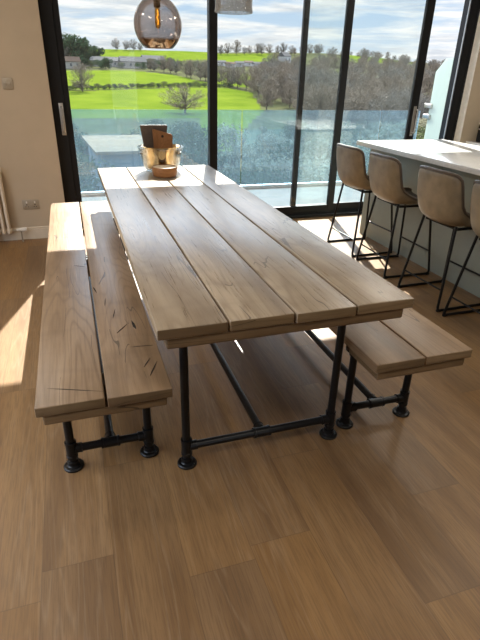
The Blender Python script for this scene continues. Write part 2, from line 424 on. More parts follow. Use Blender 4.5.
for zz in (1.02, 1.17):
    MB().box(-.035, .035, .64, .80, zz-.03, zz+.03, .006).build('clamp', M['steel'], scr)

# ---- wall fittings
sw = thing('light_switch', 'square steel double light switch on the wall left of the door', 'switch', (-.448, FY, 1.357))
MB().box(-.043, .043, -.008, 0, -.043, .043, .003).build('plate', M['plate'], sw)
for dx in (-.017, .017): MB().box(dx-.006, dx+.006, -.013, -.008, -.014, .014, .002).build('rocker', M['plate'], sw)
so = thing('wall_socket', 'double wall socket low on the wall left of the door', 'socket', (-.424, FY, .33))
MB().box(-.073, .073, -.009, 0, -.043, .043, .003).build('plate', M['plate'], so)
for dx in (-.036, .036):
    MB().box(dx-.006, dx+.006, -.014, -.009, .012, .030, .002).build('rocker', M['plastic_white'], so)
    MB().box(dx-.004, dx+.004, -.0105, -.009, -.006, .004).box(dx-.014, dx-.006, -.0105, -.009, -.022, -.017).box(dx+.006, dx+.014, -.0105, -.009, -.022, -.017).build('pin_hole', M['black'], so, smooth=False)
rad = thing('column_radiator', 'cream column radiator at the left edge by the skirting board', 'radiator', (-.875, 4.93, 0))
for k in range(10):
    xx = .235-k*.046
    c = MB()
    for yy in (-.036, .0, .036): c.tube([(xx, yy, .125), (xx, yy, .66)], .0125, 10)
    c.lathe([(0, -.022), (.02, -.018), (.022, 0), (.02, .018), (0, .022)], (0, 0, 0), 12, Matrix.Translation((xx, 0, .115)) @ Matrix.Diagonal((1, 2.6, 1, 1)))
    c.lathe([(0, -.022), (.02, -.018), (.022, 0), (.02, .018), (0, .022)], (0, 0, 0), 12, Matrix.Translation((xx, 0, .67)) @ Matrix.Diagonal((1, 2.6, 1, 1)))
    c.build('radiator_column', M['rad'], rad)
v = MB().tube([(.255, 0, .115), (.30, 0, .115)], .009, 10).tube([(.30, 0, .115), (.335, 0, .115), (.335, .0, .0)], .008, 10)
v.build('valve_tail', M['plate'], rad)
MB().tube([(.297, -.0, .118), (.36, -.0, .118), (.385, 0, .118)], [.013, .021, .019], 14).build('thermostatic_valve', M['plastic_white'], rad)
for k in (3, 9): MB().box(.235-k*.046-.015, .235-k*.046+.015, -.04, .04, 0, .1, .004).build('foot', M['rad'], rad)

# ------------------------------------------------------------------ table and benches
def flange(mb, x, y, z, up=1, r=.041):
    mb.lathe([(0, 0), (r, 0), (r, .007), (r-.004, .011), (.026, .012), (.0225, .016), (.0225, .034), (.019, .036), (0, .036)] if up > 0 else
             [(0, 0), (r, 0), (r, -.007), (.026, -.011), (.0225, -.014), (.0225, -.032), (0, -.034)], (x, y, z), 24)
    for a in range(4):
        q = a*PI/2+PI/4
        mb.lathe([(0, 0), (.0055, 0), (.0055, .004), (0, .0055)], (x+math.cos(q)*.032, y+math.sin(q)*.032, z+.009*up), 8)
def fitting(mb, p, axis, ln=.07, r=.0235):
    p = Vector(p); a = Vector(axis).normalized()*ln/2
    mb.tube([p-a, p-a*.78, p-a*.75, p+a*.75, p+a*.78, p+a], [r, r, r*.93, r*.93, r, r], 16)

def furniture(name, label, cat, loc, W, L, H, nb, mat, xmat, fy, fx, cleat, group=None, seed=0):
    t = thing(name, label, cat, loc, group=group)
    T = .038; bw = W/nb; rr = random.Random(seed)
    for i in range(nb):
        j0, j1 = rr.uniform(-.004, .0015), rr.uniform(-.004, .004)
        x0, x1 = i*bw+(.004 if i else 0), (i+1)*bw-(.004 if i < nb-1 else 0)
        b = MB().box(x0-(x0+x1)/2, x1-(x0+x1)/2, -L/2+j0, L/2+j1, -T/2, T/2, .0045, 3)
        o = b.build('plank', [mat, M['endgrain']], t, loc=((x0+x1)/2, L/2, H-T/2-rr.uniform(0, .0015)))
        for p in o.data.polygons:
            if abs(p.normal.y) > .8: p.material_index = 1   # sawn end grain
    zc = H-T-.0025
    n = 2
    for ya in (.009,):
        for yb in (ya, L-ya-cleat[1]):
            MB().box(-W/2+cleat[0], W/2-cleat[0], -cleat[1]/2, cleat[1]/2, -.040, 0, .008, 3).build('cross_plank', xmat, t, loc=(W/2, yb+cleat[1]/2, zc))
    MB().box(-W/2+.03, W/2-.03, -.10, .10, -.040, 0, .006).build('cross_plank', xmat, t, loc=(W/2, L/2, zc))
    zb = zc-.040; zr = .092; pr = .0168
    for y, s in ((fy, 1), (L-fy, -1)):
        for x, sx in ((fx, 1), (W-fx, -1)):
            leg = MB().tube([(x, y, .02), (x, y, zb-.01)], pr, 16).build('leg', M['pipe'], t)
            fl = MB(); flange(fl, x, y, .0); fl.build('foot_flange', M['pipe'], leg)
            ft = MB(); flange(ft, x, y, zb, -1); ft.build('top_flange', M['pipe'], leg)
            te = MB(); fitting(te, (x, y, zr), (0, 0, 1), .075); fitting(te, (x+sx*.028, y, zr), (1, 0, 0), .03, .022)
            te.build('tee_fitting', M['pipe'], leg)
        cb = MB().tube([(fx+.01, y, zr), (W-fx-.01, y, zr)], pr, 16).build('crossbar', M['pipe'], t)
        te = MB(); fitting(te, (W/2, y, zr), (1, 0, 0), .075); fitting(te, (W/2, y+s*.028, zr), (0, 1, 0), .03, .022)
        te.build('tee_fitting', M['pipe'], cb)
    MB().tube([(W/2, fy+.01, zr), (W/2, L-fy-.01, zr)], pr, 16).build('stretcher', M['pipe'], t)
    return t
TX, TY, TL, TW, TH = .1796, 1.3206, 2.8993, .915, .775
table = furniture('dining_table', 'long rustic dining table of four scaffold boards on black iron pipe legs', 'table', (TX, TY, 0), TW, TL, TH, 4, M['table'], M['tablex'], .246, .128, (.028, .225, 1), seed=5)
BW, BL, BH = .4498, 2.888, .4922
lb = furniture('bench', 'rustic plank bench with dark splits on the left side of the table', 'bench', (-.2131, 1.421, 0), BW, BL, BH, 2, M['bench'], M['tablex'], .262, .069, (.018, .225, 1), 'benches beside the dining table', 2)
rb = furniture('bench', 'rustic plank bench half hidden on the right side of the table', 'bench', (1.0074, 1.3517, 0), BW, BL, BH, 2, M['bench'], M['tablex'], .262, .069, (.018, .225, 1), 'benches beside the dining table', 9)
# splits in the left bench's planks
def split(par, a, b, w):
    a, b = Vector((*a, 0)), Vector((*b, 0)); d = (b-a); n = Vector((-d.y, d.x, 0)).normalized()*w/2.6
    pts = [a, a+d*.3+n*1.0, a+d*.65+n*.7, b, a+d*.6-n*.8, a+d*.25-n*.6]
    MB().prism([(p.x, p.y) for p in pts], BH-.004, BH+.0006).build('split', M['crack'], par, smooth=False)
for a, b, w in [((.037, .111), (.218, .041), .006), ((.386, .093), (.427, .189), .007), ((.374, .160), (.405, .218), .006),
                ((.304, .457), (.353, .529), .006), ((.235, .989), (.249, .907), .010), ((.385, .470), (.375, .56), .018),
                ((.34, .324), (.43, .315), .004), ((.30, .60), (.318, .70), .005), ((.275, .74), (.285, .84), .005), ((.15, 1.33), (.21, 1.30), .004)]:
    split(lb, a, b, w)

# ------------------------------------------------------------------ bar stools
def make_stool():
    t = thing('bar_stool', '', 'stool')
    prof = [(.190, .575, .180), (.198, .588, .190), (.18, .595, .200), (.12, .594, .210), (.03, .584, .218), (-.07, .582, .224), (-.150, .584, .222),
            (-.200, .606, .219), (-.224, .655, .218), (-.236, .720, .218), (-.246, .795, .217), (-.256, .870, .213), (-.264, .935, .204)]
    nt_ = 14; bm = bmesh.new(); rows = []
    K = len(prof)
    for i, (x, z, w) in enumerate(prof):
        s = i/(K-1); row = []
        back = max(0.0, min(1.0, (s-.42)/.25)); seat = 1-back
        wing = math.exp(-((s-.56)/.16)**2)
        for j in range(nt_+1):
            q = -1+2*j/nt_; a = abs(q)
            y = w*math.sin(q*PI/2*.92)/math.sin(PI/2*.92)
            dz = seat*.030*a**3+wing*.070*a**2.6-(.035*a**5 if i == K-1 else .012*a**5 if i == K-2 else 0)
            dx = back*.045*a**2.4+wing*.040*a**3
            row.append(bm.verts.new((x+dx, y, z+dz)))
        rows.append(row)
    for A, B in zip(rows, rows[1:]):
        for j in range(nt_): bm.faces.new((A[j], A[j+1], B[j+1], B[j]))
    border = [v.co.copy() for v in rows[0]]+[r[-1].co.copy() for r in rows[1:-1]]+[v.co.copy() for v in rows[-1][::-1]]+[r[0].co.copy() for r in rows[-2:0:-1]]
    b = MB(); b.bm.free(); b.bm = bm
    sh = b.build('seat_shell', [M['leather_shade'], M['leather']], t, angle=80)
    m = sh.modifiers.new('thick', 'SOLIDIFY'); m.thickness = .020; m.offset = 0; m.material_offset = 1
    m = sh.modifiers.new('round', 'SUBSURF'); m.levels = 1; m.render_levels = 1
    MB().tube(border, .0115, 8, closed=True).build('edge_seam', M['leather_edge'], sh)
    for s in (-1, 1):
        p = fillet([(-.148, s*.165, .592), (-.214, s*.229, .010), (.214, s*.229, .010), (.150, s*.165, .606)], .028, 6)
        lg = MB().tube(p, .0095, 10).build('leg', M['black'], t)
        for xx in (-.200, .200): MB().tube([(xx-.014, s*.229, .0085), (xx+.014, s*.229, .0085)], .0115, 10).build('foot_pad', M['black'], lg)
    def at(z): k = (z-.01)/.57; return .214-.064*k, .229-.064*k
    x, y = at(.155); MB().tube([(-x, -y, .155), (-x, y, .155)], .006, 8).build('crossbar', M['black'], t)
    x, y = at(.20); MB().tube([(x, -y, .20), (x, y, .20)], .0075, 8).build('footrest', M['black'], t)
    MB().box(-.13, .12, -.165, -.14, .562, .576).box(-.13, .12, .14, .165, .562, .576).box(-.13, -.09, -.14, .14, .562, .572).box(.08, .12, -.14, .14, .566, .578).build('seat_bracket', M['black'], t)
    return t
st = make_stool()
slabels = ['tan leather bar stool nearest the sliding door, at the far end of the island',
           'tan leather bar stool second from the sliding door, at the island',
           'tan leather bar stool third from the sliding door, seen whole beside the island',
           'tan leather bar stool nearest the camera, cut off by the right photo edge']
for i, (y, rz) in enumerate([(3.985, .03), (3.43, -.02), (2.78, .02), (2.245, 0.0)]):
    o = st if i == 0 else copy_thing(st)
    o.location = (2.53, y, 0); o.rotation_euler = (0, 0, rz)
    o['label'] = slabels[i]; o['group'] = 'bar stools at the island'

# ------------------------------------------------------------------ island
IX0, IX1, IY0, IY1 = 2.665, 3.665, 1.1, 4.485
isl = thing('kitchen_island', 'pale sage painted kitchen island under the overhanging worktop', 'island', (3.2, 2.8, 0))
MB().box(-.40, .44, IY0+.05-2.8, IY1-.05-2.8, .0, .878, .002).build('cabinet_body', M['sage'], isl, smooth=False)
for k in range(3):
    MB().box(-.405, -.40, 1.62-(k+1)*1.07, 1.61-k*1.07, .10, .876, .002).build('side_panel', M['sage'], isl, smooth=False)
wt = MB().box(IX0, IX1, IY0, IY1, .88, .92, .003).build('worktop', M['quartz'])
tag(wt, 'white polished stone worktop overhanging the island', 'worktop')
# base cabinet and appliance by the far wall, seen past the island
kc = thing('kitchen_cabinet', 'low kitchen cabinet by the far wall behind the island', 'cabinet', (5.0, 4.70, 0))
MB().box(-.55, .60, -.29, .29, .10, .80, .002).box(-.52, .58, -.24, .29, 0, .10).build('cabinet_body', M['sage'], kc, smooth=False)
MB().box(-.57, .62, -.31, .30, .80, .83, .003).build('counter_slab', M['quartz'], kc, smooth=False)
ap = thing('kitchen_appliance', 'black and silver kitchen appliance at the right photo edge behind the worktop', 'appliance', (4.66, 4.78, .83))
MB().box(-.17, .20, -.14, .14, .0, .19, .012).build('body', M['black'], ap)
MB().box(-.172, .202, -.142, .142, .135, .150, .002).build('trim_band', M['steel'], ap)
MB().box(-.17, .20, -.14, .14, .19, .235, .012).build('lid', M['plastic_white'], ap)

# ------------------------------------------------------------------ things on the table
TZ = TH+.0005
pot = thing('copper_pot', 'shiny brass coloured pot with two handles at the far end of the table', 'pot', (.665, 4.03, TZ+.008))
MB().lathe([(0, .0), (.098, .0), (.106, .004), (.116, .05), (.126, .11), (.138, .158), (.150, .172), (.152, .175), (.149, .177), (.135, .165), (.121, .11), (.111, .05), (.100, .009), (0, .008)], (0, 0, 0), 40).build('body', M['copper'], pot)
for s in (-1, 1):
    MB().tube(fillet([(s*.118, -.035, .115), (s*.158, -.035, .125), (s*.158, .035, .125), (s*.118, .035, .115)], .02), .007, 8).build('handle', M['darkbronze'], pot)
def board(name, label, loc, poly, th, tilt, rz, mat, hole=None):
    o = thing(name, label, 'board', loc, rz)
    Mz = Matrix.Rotation(tilt, 4, 'X') @ Matrix(((1, 0, 0, 0), (0, 0, -1, 0), (0, 1, 0, 0), (0, 0, 0, 1)))
    b = MB().prism(poly, -th/2, th/2, .003, Mz); b.build('board', mat, o)
    if hole:
        MB().lathe([(0, -th/2-.001), (.010, -th/2-.001), (.010, th/2+.001), (0, th/2+.001)], (0, 0, 0), 14, Mz @ Matrix.Translation((hole[0], hole[1], 0))).build('hanging_hole', M['crack'], o)
    return o
board('chopping_board', 'dark brown chopping board standing tallest in the brass pot', (.632, 4.075, TZ+.020),
      [(-.068, 0), (.066, 0), (.100, .312), (-.112, .312)], .020, -.0, .0, M['boarddark'])
board('chopping_board', 'chestnut brown chopping board with a hole, front one in the brass pot', (.685, 4.045, TZ+.020),
      [(-.062, 0), (.062, 0), (.080, .238), (.073, .247), (-.066, .285), (-.076, .278)], .018, -.02, -.08, M['boardtan'], (.0, .232))
wb = thing('wooden_bowl', 'small round wooden bowl in front of the brass pot on the table', 'bowl', (.645, 3.775, TZ))
MB().lathe([(0, 0), (.080, 0), (.088, .006), (.092, .035), (.094, .066), (.092, .070), (.087, .069), (.086, .062), (0, .060)], (0, 0, 0), 36).build('body', M['bowlwood'], wb)
MB().lathe([(0, .0605), (.085, .0625), (.085, .066), (0, .064)], (0, 0, 0), 36).build('lid', M['cream'], wb)
gb = thing('glass_bowl', 'wide clear glass bowl standing around the brass pot', 'bowl', (.665, 4.03, TZ))
MB().lathe([(0, 0), (.118, 0), (.130, .010), (.150, .07), (.168, .14), (.178, .178), (.180, .181), (.175, .181), (.164, .14), (.146, .07), (.126, .012), (.116, .006), (0, .006)], (0, 0, 0), 40).build('body', M['clearglass'], gb)

# ------------------------------------------------------------------ pendants
pg = thing('pendant_lamp', 'smoked glass globe pendant with amber bulb above the far end of the table', 'lamp', (.637, 3.74, 1.750))
ang0 = .30
prof = [(.156*math.sin(a), .165*math.cos(a)) for a in [ang0+(PI-.62-ang0)*i/30 for i in range(31)]]
prof = prof+[(r*.982, z*.982) for r, z in prof[::-1]]
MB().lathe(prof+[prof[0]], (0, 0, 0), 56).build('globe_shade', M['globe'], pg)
MB().tube([(0, 0, .20), (0, 0, CZ-1.750-.02)], .0035, 8).build('cable', M['black'], pg)
MB().lathe([(0, 0), (.05, 0), (.05, -.02), (0, -.024)], (0, 0, CZ-1.750), 24).build('ceiling_rose', M['darkbronze'], pg)
MB().lathe([(0, .205), (.012, .205), (.020, .19), (.055, .182), (.055, .168), (.022, .164), (.022, .100), (.018, .095), (0, .095)], (0, 0, 0), 24).build('lamp_holder', M['brass'], pg)
bu = MB().lathe([(0, .095), (.013, .095), (.017, .08), (.018, .0), (.012, -.018), (0, -.022)], (0, 0, 0), 20).build('bulb', M['amber'], pg)
MB().tube([(0, 0, .085), (.004, 0, .06), (-.004, 0, .04), (.004, 0, .02), (0, 0, .0)], .0024, 6).build('filament', M['filament'], bu)
p2 = thing('pendant_lamp', 'grey smoked glass cylinder pendant at the top of the photo above the table', 'lamp', (.637, 2.06, 1.675))
pr2 = [(.070, 0), (.0715, .004), (.070, .010), (.069, .02), (.069, .25), (.05, .27), (.02, .272)]
pr2 = pr2+[(r-.004, z) for r, z in pr2[::-1]]
MB().lathe(pr2+[pr2[0]], (0, 0, 0), 44).build('cylinder_shade', M['smoke2'], p2)
MB().tube([(0, 0, .27), (0, 0, CZ-1.675-.02)], .0035, 8).build('cable', M['black'], p2)
MB().lathe([(0, 0), (.05, 0), (.05, -.02), (0, -.024)], (0, 0, CZ-1.675), 24).build('ceiling_rose', M['darkbronze'], p2)
MB().lathe([(0, .285), (.018, .285), (.024, .27), (.024, .20), (0, .20)], (0, 0, 0), 20).build('lamp_holder', M['brass'], p2)
MB().tube([(-.060, -.01, .25), (-.060, -.012, .06), (-.058, -.012, .012)], .004, 8).build('shade_clip', M['black'], p2)

# ------------------------------------------------------------------ the valley outside
EYE = 1.4684
def interp(x, xs, ys):
    if x <= xs[0]: return ys[0]
    for a, b, p, q in zip(xs, xs[1:], ys, ys[1:]):
        if x <= b:
            t = (x-a)/(b-a); return p+(q-p)*t
    return ys[-1]
YS = [8, 14, 25, 45, 70, 100, 150, 200, 260, 320, 420, 520, 700, 900]
TS = [-.62, -.37, -.235, -.150, -.099, -.0655, -.0285, -.013, .0015, .0135, .034, .0335, .015, .0]
SU = [-.3, 0, .07, .135, .265, .363, .49, .56, .624, .75, .9, 1.3]
SV = [.026, .029, .034, .0355, .036, .039, .0415, .0405, .037, .030, .022, .01]
def hill(x, y):
    u = x/y
    t = interp(y, YS, TS)
    k = max(0, min(1, (y-180)/240)); k = k*k*(3-2*k)
    t += (interp(u, SU, SV)-.034)*k
    z = EYE+t*y
    z += .25*math.sin(x*.11+1)*math.sin(y*.07)*min(1, y/80)
    return z
def inpoly(x, y, P):
    c = False; n = len(P); j = n-1
    for i in range(n):
        if (P[i][1] > y) != (P[j][1] > y) and x < (P[j][0]-P[i][0])*(y-P[i][1])/(P[j][1]-P[i][1])+P[i][0]: c = not c
        j = i
    return c
FIELDS = [  # (u = x/y, y) outlines
    [(-.2, 152), (.0, 150), (.20, 163), (.30, 172), (.24, 205), (.2, 240), (.1, 262), (-.2, 262)],
    [(-.2, 90), (.24, 90), (.255, 48), (.315, 52), (.375, 104), (.345, 150), (.30, 168), (.20, 159), (.0, 146), (-.2, 147)],
    [(.05, 335), (.12, 318), (.2, 345), (.26, 362), (.27, 430), (.045, 430)],
    [(.27, 352), (.41, 345), (.40, 405), (.28, 412)],
    [(.28, 180), (.37, 172), (.365, 250), (.27, 262)],
    [(.45, 190), (.505, 185), (.50, 262), (.45, 268)],
    [(.54, 345), (.58, 375), (.70, 400), (.72, 440), (.53, 440)],
]
def ground_mats():
    out = []
    def g(name, a, b, sc, c=None):
        m, nt, o = nmat(name); p = N(nt, 'ShaderNodeBsdfDiffuse')
        tc = N(nt, 'ShaderNodeTexCoord'); n = N(nt, 'ShaderNodeTexNoise', Scale=sc, Detail=5.0, Roughness=.6)
        nt.links.new(tc.outputs['Object'], n.inputs['Vector'])
        r = ramp(nt, n.outputs['Fac'], [(.32, a), (.68, b)])
        nt.links.new(r.outputs[0], p.inputs[0]); nt.links.new(p.outputs[0], o.inputs[0]); return m
    out.append(g('rough_hillside', (.035, .034, .02), (.06, .066, .028), .12))
    out.append(g('bright_pasture', (.044, .068, .005), (.074, .098, .009), .11))
    out.append(g('near_rough_ground', (.03, .045, .035), (.07, .08, .05), .5))
    return out
def make_ground():
    us = [-.35+1.65*i/200 for i in range(201)]
    ys = []; y = 8.0
    while y < 900: ys.append(y); y *= 1.024
    vs = []; fs = []; mi = []
    for y in ys:
        for u in us: vs.append((u*y, y, hill(u*y, y)))
    n = len(us)
    for i in range(len(ys)-1):
        for j in range(n-1):
            a = i*n+j; fs.append((a, a+1, a+n+1, a+n))
            u = (us[j]+us[j+1])/2; y = (ys[i]+ys[i+1])/2
            k = 0
            for P in FIELDS:
                if inpoly(u, y, P): k = 1
            if k == 0 and y < 70: k = 2
            mi.append(k)
    me = bpy.data.meshes.new('ground'); me.from_pydata(vs, [], fs)
    for m in ground_mats(): me.materials.append(m)
    me.polygons.foreach_set('material_index', mi)
    for p in me.polygons: p.use_smooth = True
    o = link(bpy.data.objects.new('ground_hillside', me)); o['kind'] = 'structure'
make_ground()
# far ridge, with distance haze put into its blue-grey colour
rb_ = MB()
pts = [(-300+i*30, 30*math.exp(-((i-28)/9)**2)+18*math.exp(-((i-12)/7)**2)+8*math.sin(i*.7)) for i in range(70)]
lo = [(x, -60) for x, _ in pts]
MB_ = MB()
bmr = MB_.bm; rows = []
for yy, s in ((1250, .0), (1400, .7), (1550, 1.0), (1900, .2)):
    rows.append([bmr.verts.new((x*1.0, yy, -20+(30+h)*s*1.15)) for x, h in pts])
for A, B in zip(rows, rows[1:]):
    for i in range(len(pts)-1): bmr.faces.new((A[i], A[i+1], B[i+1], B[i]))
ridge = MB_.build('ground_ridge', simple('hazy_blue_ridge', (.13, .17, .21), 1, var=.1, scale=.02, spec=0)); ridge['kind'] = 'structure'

def bark(name, c): return simple(name, c, .95, var=.25, scale=8, spec=.1)
M['bark'] = bark('grey_bark', (.06, .052, .042)); M['twig'] = bark('bare_twigs', (.125, .100, .075)); M['twig2'] = bark('grey_bare_twigs', (.11, .10, .085))
def leafm(name, c, tr=.2):
    m, nt, o = nmat(name)
    d = N(nt, 'ShaderNodeBsdfDiffuse'); t = N(nt, 'ShaderNodeBsdfTranslucent'); mx = N(nt, 'ShaderNodeMixShader'); mx.inputs[0].default_value = tr
    tc = N(nt, 'ShaderNodeTexCoord'); n = N(nt, 'ShaderNodeTexNoise', Scale=3.0, Detail=3.0); nt.links.new(tc.outputs['Object'], n.inputs['Vector'])
    r = ramp(nt, n.outputs['Fac'], [(.3, tuple(x*.6 for x in c)), (.7, tuple(x*1.3 for x in c))])
    g = N(nt, 'ShaderNodeBsdfGlossy', Roughness=.35); m2 = N(nt, 'ShaderNodeMixShader'); m2.inputs[0].default_value = .0
    for q in (d, t): nt.links.new(r.outputs[0], q.inputs[0])
    nt.links.new(d.outputs[0], mx.inputs[1]); nt.links.new(t.outputs[0], mx.inputs[2])
    nt.links.new(mx.outputs[0], m2.inputs[1]); nt.links.new(g.outputs[0], m2.inputs[2])
    nt.links.new(m2.outputs[0], o.inputs[0]); return m
M['leaf'] = leafm('dark_green_leaves', (.03, .05, .025)); M['leaf2'] = leafm('olive_leaves', (.055, .065, .03)); M['leaf3'] = leafm('pale_shrub_leaves', (.19, .18, .12))

def bare_tree(seed, h, wide, ntw, mat):
    """bare tree: trunk with boughs reaching into a rounded crown, and a crown of thin twigs"""
    r = random.Random(seed); o = thing('bare_tree', '', 'tree'); b = MB(); tips = []
    lean = Vector((r.uniform(-.06, .06), r.uniform(-.06, .06), 0))
    tr = [Vector((0, 0, 0))+lean*h*k*k+Vector((0, 0, h*.8*k)) for k in (0, .25, .5, .75, 1)]
    b.tube(tr, [h*.024, h*.019, h*.014, h*.008, h*.004], 6, caps=False)
    for i in range(70):
        z = r.uniform(-1, 1); a = r.uniform(0, 2*PI); q = math.sqrt(1-z*z)*r.uniform(.55, 1.0)
        tip = Vector((math.cos(a)*q*wide*h*.42, math.sin(a)*q*wide*h*.42, h*(.57+.43*z)))
        k = min(.95, max(.22, (tip.z/h-.22)*r.uniform(.55, .95))); base = lean*h*k*k+Vector((0, 0, h*.8*k))
        mid = base.lerp(tip, .5)+Vector((r.gauss(0, .03), r.gauss(0, .03), r.uniform(-.02, .05)))*h
        b.tube([base, mid, tip], [h*.008, h*.005, h*.002], 3, caps=False)
        for f in (.5, .7, .85, 1.0, 1.0): tips.append((mid.lerp(tip, (f-.5)*2), (tip-base).normalized()))
    b.build('trunk', M['bark'], o)
    m = MB(); bm = m.bm; L = h*.11
    for i in range(ntw):
        p, d = r.choice(tips)
        p = p+Vector((r.gauss(0, 1), r.gauss(0, 1), r.gauss(0, 1)))*h*.035
        t = (d+Vector((r.gauss(0, .7), r.gauss(0, .7), r.gauss(.2, .5)))).normalized()
        s_ = Vector((r.gauss(0, 1), r.gauss(0, 1), r.gauss(0, 1))).cross(t).normalized()*h*.0042
        bm.faces.new((bm.verts.new(p-s_), bm.verts.new(p+s_), bm.verts.new(p+t*L*r.uniform(.6, 1.4))))
    m.build('twigs', mat, o, smooth=False)
    return o
def leafy(name, seed, h, w, n, size, mat, mat2=None):
    o = thing(name, '', 'shrub'); r = random.Random(seed)
    stem = MB()
    for i in range(5):
        a = r.uniform(0, 2*PI); stem.tube([(0, 0, 0), (math.cos(a)*w*.12, math.sin(a)*w*.12, h*.35), (math.cos(a)*w*.28, math.sin(a)*w*.28, h*.7)], [h*.02, h*.013, h*.006], 5)
    stem.build('stem', M['bark'], o)
    m = MB(); bm = m.bm
    blobs = [(Vector((r.gauss(0, .22)*w, r.gauss(0, .22)*w, h*r.uniform(.25, .8))), r.uniform(.22, .38)) for _ in range(9)]
    for i in range(n):
        c, s = r.choice(blobs)
        d = Vector((r.gauss(0, 1), r.gauss(0, 1), r.gauss(0, 1))).normalized()*r.uniform(.6, 1)
        p = c+Vector((d.x*w*s, d.y*w*s, d.z*h*s*.75)); p.z = max(.03*h, p.z)
        nrm = (d+Vector((r.gauss(0, .6), r.gauss(0, .6), r.gauss(0, .6)))).normalized()
        a = nrm.orthogonal().normalized()*size*r.uniform(.6, 1.3); e = nrm.cross(a)*.55
        bm.faces.new([bm.verts.new(q) for q in (p-a, p-e, p+a, p+e)])
    m.build('foliage', mat, o, smooth=False)
    return o
TREES = [bare_tree(11, 10, 1.0, 2400, M['twig']), bare_tree(23, 10, 1.1, 2400, M['twig2']), bare_tree(37, 10, 1.3, 2400, M['twig'])]
EVER = leafy('evergreen_tree', 5, 10, 8, 3000, .45, M['leaf']); EVER['category'] = 'tree'
SHRUBS = [leafy('leafy_shrub', 3, 3, 3, 2200, .085, M['leaf3']), leafy('leafy_shrub', 8, 3, 3.4, 2200, .085, M['leaf2']), leafy('leafy_shrub', 14, 3, 3, 2200, .09, M['leaf'])]
used = set(); spots = []
# ground taken by buildings: x, y, half width, half depth
TAKEN = [(.075*296, 296, 12.6, 4.5), (.122*288, 288, 7.2, 4.5), (.015*276, 276, 5, 4.5), (.158*305, 305, 6.5, 4.5), (2.25, 25.2, 1.6, 3.1), (4.35, 21.5, .9, .8), (.413*340, 340, 4.5, 4)]
TAKEN += [((.268+.018*i)*(312+6*math.sin(i*2.1)), 312+6*math.sin(i*2.1), 3, 2.5) for i in range(9)]
def plant(proto, u, y, h, base, label, group=None, wide=1.0, dz=0, gap=0):
    r = h*(.40 if base == 10 else .45)*wide; x = u*y
    for bx, by, hw, hd in TAKEN:
        if abs(x-bx) < hw+r and abs(y-by) < hd+r:
            if y < 60: return None
            y = by+hd+r+.3 if h > 3 else by-hd-r-.3; x = u*y
    if gap > 0 and any((x-a)**2+(y-b)**2 < (gap*(r+q))**2 for a, b, q in spots): return None
    spots.append((x, y, r))
    o = proto if id(proto) not in used else copy_thing(proto)
    used.add(id(proto))
    o.location = (u*y, y, hill(u*y, y)-.05+dz); s = h/base
    o.scale = (s*wide, s*wide, s); o.rotation_euler = (0, 0, R.uniform(0, 6.28))
    o['label'] = label
    if group: o['group'] = group
    return o
# single field trees
plant(TREES[0], .031, 146, 6.2, 10, 'lone round bare tree on the green field at the left', wide=1.25)
plant(TREES[2], .215, 98, 4.6, 10, 'low spreading bare tree at the foot of the green field behind the pot', wide=1.8)
# skyline trees
for u, h in [(.095, 7), (.113, 6), (.125, 7), (.137, 5)]:
    plant(TREES[1], u, 415, h, 10, 'bare tree standing on the skyline behind the globe pendant', 'skyline trees left', 1.1)
for i in range(17):
    plant(TREES[i % 3], .275+.0135*i+R.uniform(-.004, .004), 405+R.uniform(-6, 6), R.uniform(4.5, 9), 10, 'bare tree on the skyline of the middle hill', 'skyline trees middle', 1.0)
for i in range(10):
    plant(TREES[i % 3], .54+.017*i, 415+R.uniform(-6, 6), R.uniform(3, 5.5), 10, 'bare tree on the skyline of the right hill', 'skyline trees right', 1.2)
# dark trees at the left behind the farm
for u, y, h in [(-.02, 300, 14), (-.005, 290, 12), (.008, 280, 13), (.02, 272, 14), (.031, 290, 12), (.04, 270, 9), (.055, 300, 9), (.075, 268, 5)]:
    plant(TREES[1] if R.random() < .4 else EVER, u, y, h, 10, 'dark tree beside the farm buildings at the left', 'trees by the farm')
# hedge line across the field and lane trees
for i in range(34):
    u = -.02+i*.0098; y = interp(u, [-.02, .0, .2, .3, .34], [148.5, 148, 161, 170, 160])
    plant(SHRUBS[i % 2 + 1], u, y, R.uniform(1.3, 1.9), 3, 'low hedge bush dividing the two green fields', 'hedge across the green field', 1.4)
for i in range(16):
    t = i/15; u = .15+.20*t+R.uniform(-.004, .004); y = interp(u, [.15, .2, .24, .30, .36], [264, 246, 210, 178, 150])
    plant(TREES[i % 3], u, y, R.uniform(4, 7), 10, 'bare tree in the row along the lane above the field', 'trees along the lane', 1.0)
for i in range(26):
    u = .05+.0088*i; plant(SHRUBS[2 if i % 3 else 1], u, 285+R.uniform(-12, 25), R.uniform(2.5, 5.0), 3, 'dark bush in the belt between the upper and lower fields', 'bushes in the belt', 1.4)
# woodland on the right
for i in range(240):
    u = R.uniform(.36, .86); lo_ = 66 if u > .46 else 105
    y = lo_*(300/lo_)**R.random()
    if any(inpoly(u, y, P) for P in FIELDS): continue
    plant(TREES[i % 3], u, y, R.uniform(5, 8.5)*(.75 if y < 110 else 1), 10, 'bare brown tree in the wood on the right-hand hillside', 'woodland trees', 1.25, gap=.62)
for i in range(70):
    u = R.uniform(.5, .95); y = R.uniform(300, 400)
    plant(TREES[i % 3], u, y, R.uniform(5, 8), 10, 'bare tree high on the wooded hill at the right', 'upper woodland trees', 1.4, gap=.62)
